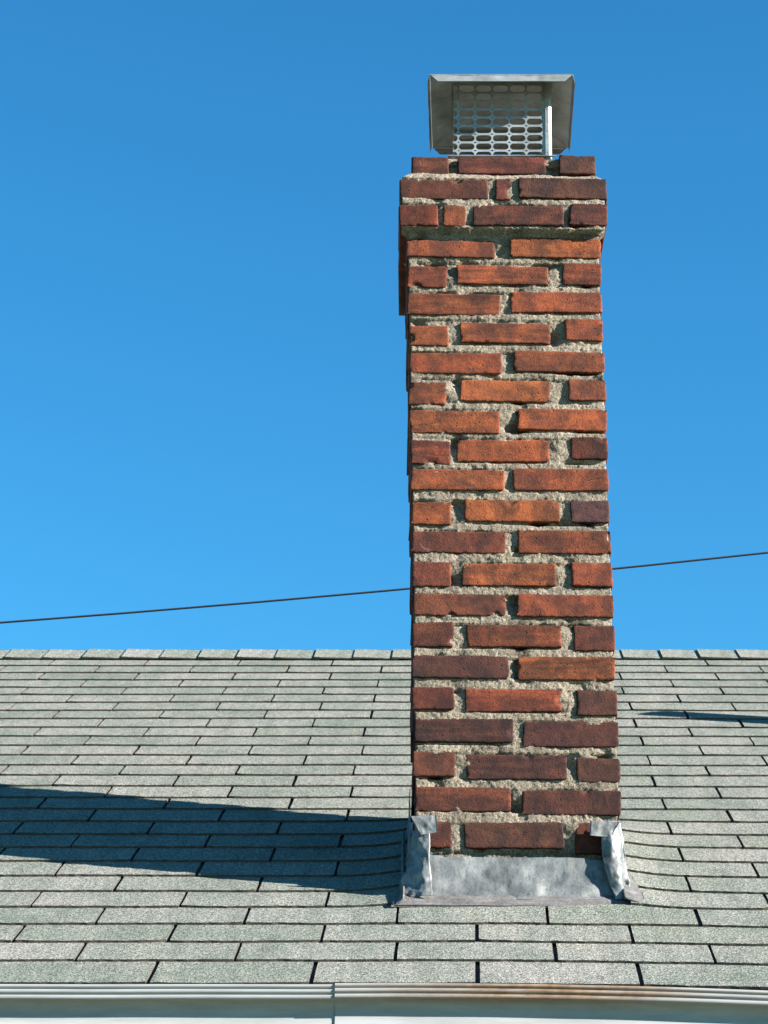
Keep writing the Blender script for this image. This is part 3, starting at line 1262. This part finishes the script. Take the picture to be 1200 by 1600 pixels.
# ------------------------------------------------------------------ chimney cap
LX0, LX1, LY0, LY1, LZ = -0.1070, 0.2330, 5.200, 5.556, 3.037 + CAMZ
capc = Vector(((LX0 + LX1) / 2, (LY0 + LY1) / 2, 2.78 + CAMZ))
cap = empty('spark_arrestor', capc, 'galvanised steel chimney cap with slotted mesh sides standing on the brick chimney', 'chimney cap')


def cbuild(q, name, mats, smooth=False):
    o = q.build(name, mats, cap, smooth)
    o.location = -capc
    return o


# lid: shallow hipped pan with folded-down mitred rim
q = Q()
INS, RISE, TH = 0.057, 0.021, 0.0009
for lay in (0, 1):
    pass
outer = [(LX0, LY0), (LX1, LY0), (LX1, LY1), (LX0, LY1)]
inner = [(LX0 + INS, LY0 + INS), (LX1 - INS, LY0 + INS), (LX1 - INS, LY1 - INS), (LX0 + INS, LY1 - INS)]
for k in range(4):
    a, b, c_, d_ = outer[k], outer[(k + 1) % 4], inner[(k + 1) % 4], inner[k]

    def fn(u, v, a=a, b=b, c_=c_, d_=d_):
        p = (a[0] + (b[0] - a[0]) * u, a[1] + (b[1] - a[1]) * u)
        r_ = (d_[0] + (c_[0] - d_[0]) * u, d_[1] + (c_[1] - d_[1]) * u)
        x, y = p[0] + (r_[0] - p[0]) * v, p[1] + (r_[1] - p[1]) * v
        w = math.sin(math.pi * v) * math.sin(math.pi * u)
        return (x, y, LZ + RISE * v + 0.0022 * w * nz(x, y, 0, 14))
    q.sheet(fn, 16, 6, TH, (0, 0, 1))
q.sheet(lambda u, v: (inner[0][0] + (inner[1][0] - inner[0][0]) * u, inner[0][1] + (inner[3][1] - inner[0][1]) * v,
                      LZ + RISE + 0.012 * (1 - abs(2 * u - 1)) * (1 - abs(2 * v - 1))), 12, 12, TH, (0, 0, 1))
cbuild(q, 'lid', M_GALV)
for k in range(4):
    a, b = Vector((*outer[k], 0)), Vector((*outer[(k + 1) % 4], 0))
    d = (b - a).normalized()
    out = Vector((d.y, -d.x, 0))
    hh = 0.0190

    def fn(u, v):
        m_ = 0.019 if k in (0, 2) else 0.006
        p = a + d * (m_ * v) + (b - a - d * 2 * m_ * v) * u
        p = p + out * (0.002 + (0.002 if k in (0, 2) else 0.0045) * v + 0.001 * nz(u * 3, v, k, 2))
        return (p.x, p.y, LZ + 0.0015 - hh * v)
    q = Q()
    q.sheet(fn, 24, 3, 0.0010, tuple(out))
    # rolled hem: a narrow bead along the top fold
    q.tube(a + out * .0015 + Vector((0, 0, LZ + .001)), b + out * .0015 + Vector((0, 0, LZ + .001)), 0.0016, 6)
    cbuild(q, 'lid_flange', M_GALV)


# slotted sheets
def stadium(cx, cz, hw, hh, n=28):
    pts = []
    for i in range(n):
        t = 2 * math.pi * i / n
        c_, s_ = math.cos(t), math.sin(t)
        x = math.copysign(hw - hh, c_) + hh * c_ if abs(c_) > 1e-6 else 0
        pts.append((cx + x, cz + hh * s_))
    return pts


def slotted(q, w0, w1, z0, z1, xs, zsr, hw, hh, pw, pz, place):
    """sheet in (w, z) with stadium holes; place(w, z, depth) -> point"""
    def ringcell(xa, xb, za, zb, cx, cz):
        pts = stadium(cx, cz, hw, hh)
        inn = [(min(max(p[0], xa + 0.0), xb - 0.0), p[1]) for p in pts]
        outp = []
        n_ = len(pts)
        for i in range(n_):
            t = 2 * math.pi * i / n_
            c_, s_ = math.cos(t), math.sin(t)
            k = 1 / max(abs(c_), abs(s_))
            u, v = c_ * k, s_ * k
            ox = cx + u * pw / 2
            oz = cz + v * pz / 2
            # keep vertical sides matched to the straight part of the slot
            if abs(v) > 0.999:
                ox = cx + u * pw / 2
            outp.append((min(max(ox, xa), xb), min(max(oz, za), zb)))
        vs = [place(*p, 0) for p in outp] + [place(*p, 0) for p in inn] + [place(*p, 1) for p in outp] + [place(*p, 1) for p in inn]
        fs = []
        for i in range(n_):
            j = (i + 1) % n_
            fs.append((i, j, n_ + j, n_ + i))
            fs.append((2 * n_ + i, 3 * n_ + i, 3 * n_ + j, 2 * n_ + j))
            fs.append((n_ + i, n_ + j, 3 * n_ + j, 3 * n_ + i))
        q.add(vs, fs)
    zlo, zhi = zsr[0] - pz / 2, zsr[-1] + pz / 2
    xlo, xhi = xs[0] - pw / 2, xs[-1] + pw / 2
    for cx in xs:
        for cz in zsr:
            ringcell(cx - pw / 2, cx + pw / 2, cz - pz / 2, cz + pz / 2, cx, cz)

    def solid(xa, xb, za, zb):
        if xb - xa < 1e-5 or zb - za < 1e-5:
            return
        c8 = [place(xa, za, 0), place(xb, za, 0), place(xb, zb, 0), place(xa, zb, 0), place(xa, za, 1), place(xb, za, 1), place(xb, zb, 1), place(xa, zb, 1)]
        q.add(c8, [(0, 1, 2, 3), (7, 6, 5, 4), (0, 4, 5, 1), (1, 5, 6, 2), (2, 6, 7, 3), (3, 7, 4, 0)])
    solid(w0, w1, z0, zlo)
    solid(w0, w1, zhi, z1)
    solid(xhi, w1, zlo, zhi)
    # left remainder: short half slots running to the corner
    if xlo - w0 > 0.004:
        for cz in zsr:
            solid(w0, xlo, cz - pz / 2, cz - hh)
            solid(w0, xlo, cz + hh, cz + pz / 2)
            xe = xlo - 0.0014
            n_ = 8
            pts = []
            for i in range(n_ + 1):
                t = -math.pi / 2 + math.pi * i / n_
                pts.append((max(w0, xe - hh + hh * math.cos(t)), cz + hh * math.sin(t)))
            for i in range(n_):
                (xa, za), (xb, zb) = pts[i], pts[i + 1]
                c8 = [place(xa, za, 0), place(xlo, za, 0), place(xlo, zb, 0), place(xb, zb, 0), place(xa, za, 1), place(xlo, za, 1), place(xlo, zb, 1), place(xb, zb, 1)]
                q.add(c8, [(0, 1, 2, 3), (7, 6, 5, 4), (3, 7, 4, 0)])


SX0, SX1, SY0, SY1 = -0.0525, 0.1830, 5.270, 5.505
rows = [CAMZ + 2.8164 + 0.0225 * i for i in range(11)]
ZB_, ZT_ = CAMZ + 2.795, LZ + RISE + 0.001
th = 0.0010
bul = lambda w, z: 0.002 * nz(w, z, 0, 12)
q = Q()
slotted(q, SX0, 0.1700, ZB_, ZT_, [-0.0197 + 0.0408 * i for i in range(5)], rows, 0.0187, 0.0086, 0.0408, 0.0225,
        lambda w, z, d: (w, SY0 + d * th + bul(w, z), z))
cbuild(q, 'mesh_screen', M_GALV)['label'] = 'slotted mesh sheet on the front'
cols = [SY0 + 0.0155 + 0.0408 * (i + .5) for i in range(5)]
q = Q()
slotted(q, SY0 + 0.002, SY1, ZB_, ZT_, cols, rows, 0.0187, 0.0086, 0.0408, 0.0225, lambda w, z, d: (SX0 + d * th, w, z))
cbuild(q, 'mesh_screen', M_GALV)['label'] = 'slotted mesh sheet on the left side'
q = Q()
slotted(q, SY0 + 0.016, SY1, ZB_, ZT_, cols, rows, 0.0187, 0.0086, 0.0408, 0.0225, lambda w, z, d: (SX1 - d * th, w, z))
cbuild(q, 'mesh_screen', M_GALV)['label'] = 'slotted mesh sheet on the right side'
q = Q()
slotted(q, SX0 + .002, SX1 - .002, ZB_, ZT_, [-0.022 + 0.0408 * i for i in range(5)], rows, 0.0187, 0.0086, 0.0408, 0.0225,
        lambda w, z, d: (w, SY1 - d * th, z))
cbuild(q, 'mesh_screen', M_GALV)['label'] = 'slotted mesh sheet on the back'
# corner post where the sheet ends meet, folded angle with rivets
q = Q()
q.sheet(lambda u, v: (0.1692 + 0.0085 * u, SY0 - 0.0030, ZB_ + (ZT_ - .004 - ZB_) * v), 2, 4, 0.001, (0, -1, 0))
q.sheet(lambda u, v: (0.1777 + 0.0062 * u, SY0 - 0.0032 + 0.0062 * u, ZB_ + (ZT_ - .004 - ZB_) * v), 2, 4, 0.001, (1, -1, 0))
q.sheet(lambda u, v: (0.1836 + 0.0006, SY0 + 0.0034 + 0.014 * u, ZB_ + (ZT_ - .004 - ZB_) * v), 3, 4, 0.001, (1, 0, 0))
post = cbuild(q, 'corner_post', M_GALV)
for z in (2.868, 2.925, 2.985):
    q = Q()
    q.tube((0.1748, SY0 - 0.0036, CAMZ + z), (0.1748, SY0 - 0.0006, CAMZ + z), 0.0022, 10)
    r_ = q.build('rivet', M_GALV, post)
# base flange clamped on the flue
q = Q()
fz = CAMZ + 2.858
for a, b, c_, d_ in ((SX0 - .012, SX1 + .012, SY0 - .010, SY0 - .0005), (SX0 - .012, SX1 + .012, SY1 + .0005, SY1 + .012),
                     (SX0 - .012, SX0 - .0005, SY0 - .0004, SY1 + .0004), (SX1 + .0015, SX1 + .012, SY0 + .02, SY1 + .0004)):
    q.box(a, b, c_, d_, fz - 0.004, fz - 0.0025)
cbuild(q, 'base_flange', M_GALV)

# ------------------------------------------------------------------ overhead wire
q = Q()
pts = []
for i in range(61):
    x = -22 + 46 * i / 60
    pts.append(Vector((x, 14.0, CAMZ + 4.735 + 0.1005 * x + 0.0040 * x * x)))
vs, fs = [], []
r_ = 0.0066
for p in pts:
    for k in range(8):
        t = math.pi * 2 * k / 8
        vs.append((p.x, p.y + r_ * math.cos(t), p.z + r_ * math.sin(t)))
for i in range(60):
    for k in range(8):
        fs.append((i * 8 + k, i * 8 + (k + 1) % 8, (i + 1) * 8 + (k + 1) % 8, (i + 1) * 8 + k))
q.add(vs, fs)
w = q.build('overhead_wire', M_CABLE, None, True)
w['label'] = 'thin dark overhead wire crossing the blue sky behind the chimney'
w['category'] = 'wire'

# plumbing vent on the right-hand part of the roof; its shadow falls into view
vx, vy = 1.62, 6.62
vz_ = Z0 + (vy - D0) * 0.5
vent = empty('vent_pipe', (vx, vy, vz_), 'dark plumbing vent pipe beyond the right edge, casting the thin shadow on the shingles', 'vent pipe')
q = Q()
q.tube((0, 0, -0.05), (0, 0, 0.69), 0.048, 24)
q.build('pipe', M_PIPE, vent, True)
q = Q()
vs, fs = [], []
for j, (rr, z) in enumerate(((0.11, -.002), (0.07, 0.012), (0.054, 0.07), (0.050, 0.075))):
    for i in range(20):
        t = 2 * math.pi * i / 20
        vs.append((rr * math.cos(t), rr * math.sin(t), z + (rr * math.sin(t) * 0.5 if j < 2 else rr * math.sin(t) * .2)))
for j in range(3):
    for i in range(20):
        fs.append((j * 20 + i, j * 20 + (i + 1) % 20, (j + 1) * 20 + (i + 1) % 20, (j + 1) * 20 + i))
q.add(vs, fs)
q.build('pipe_boot', M_LEAD, vent, True)
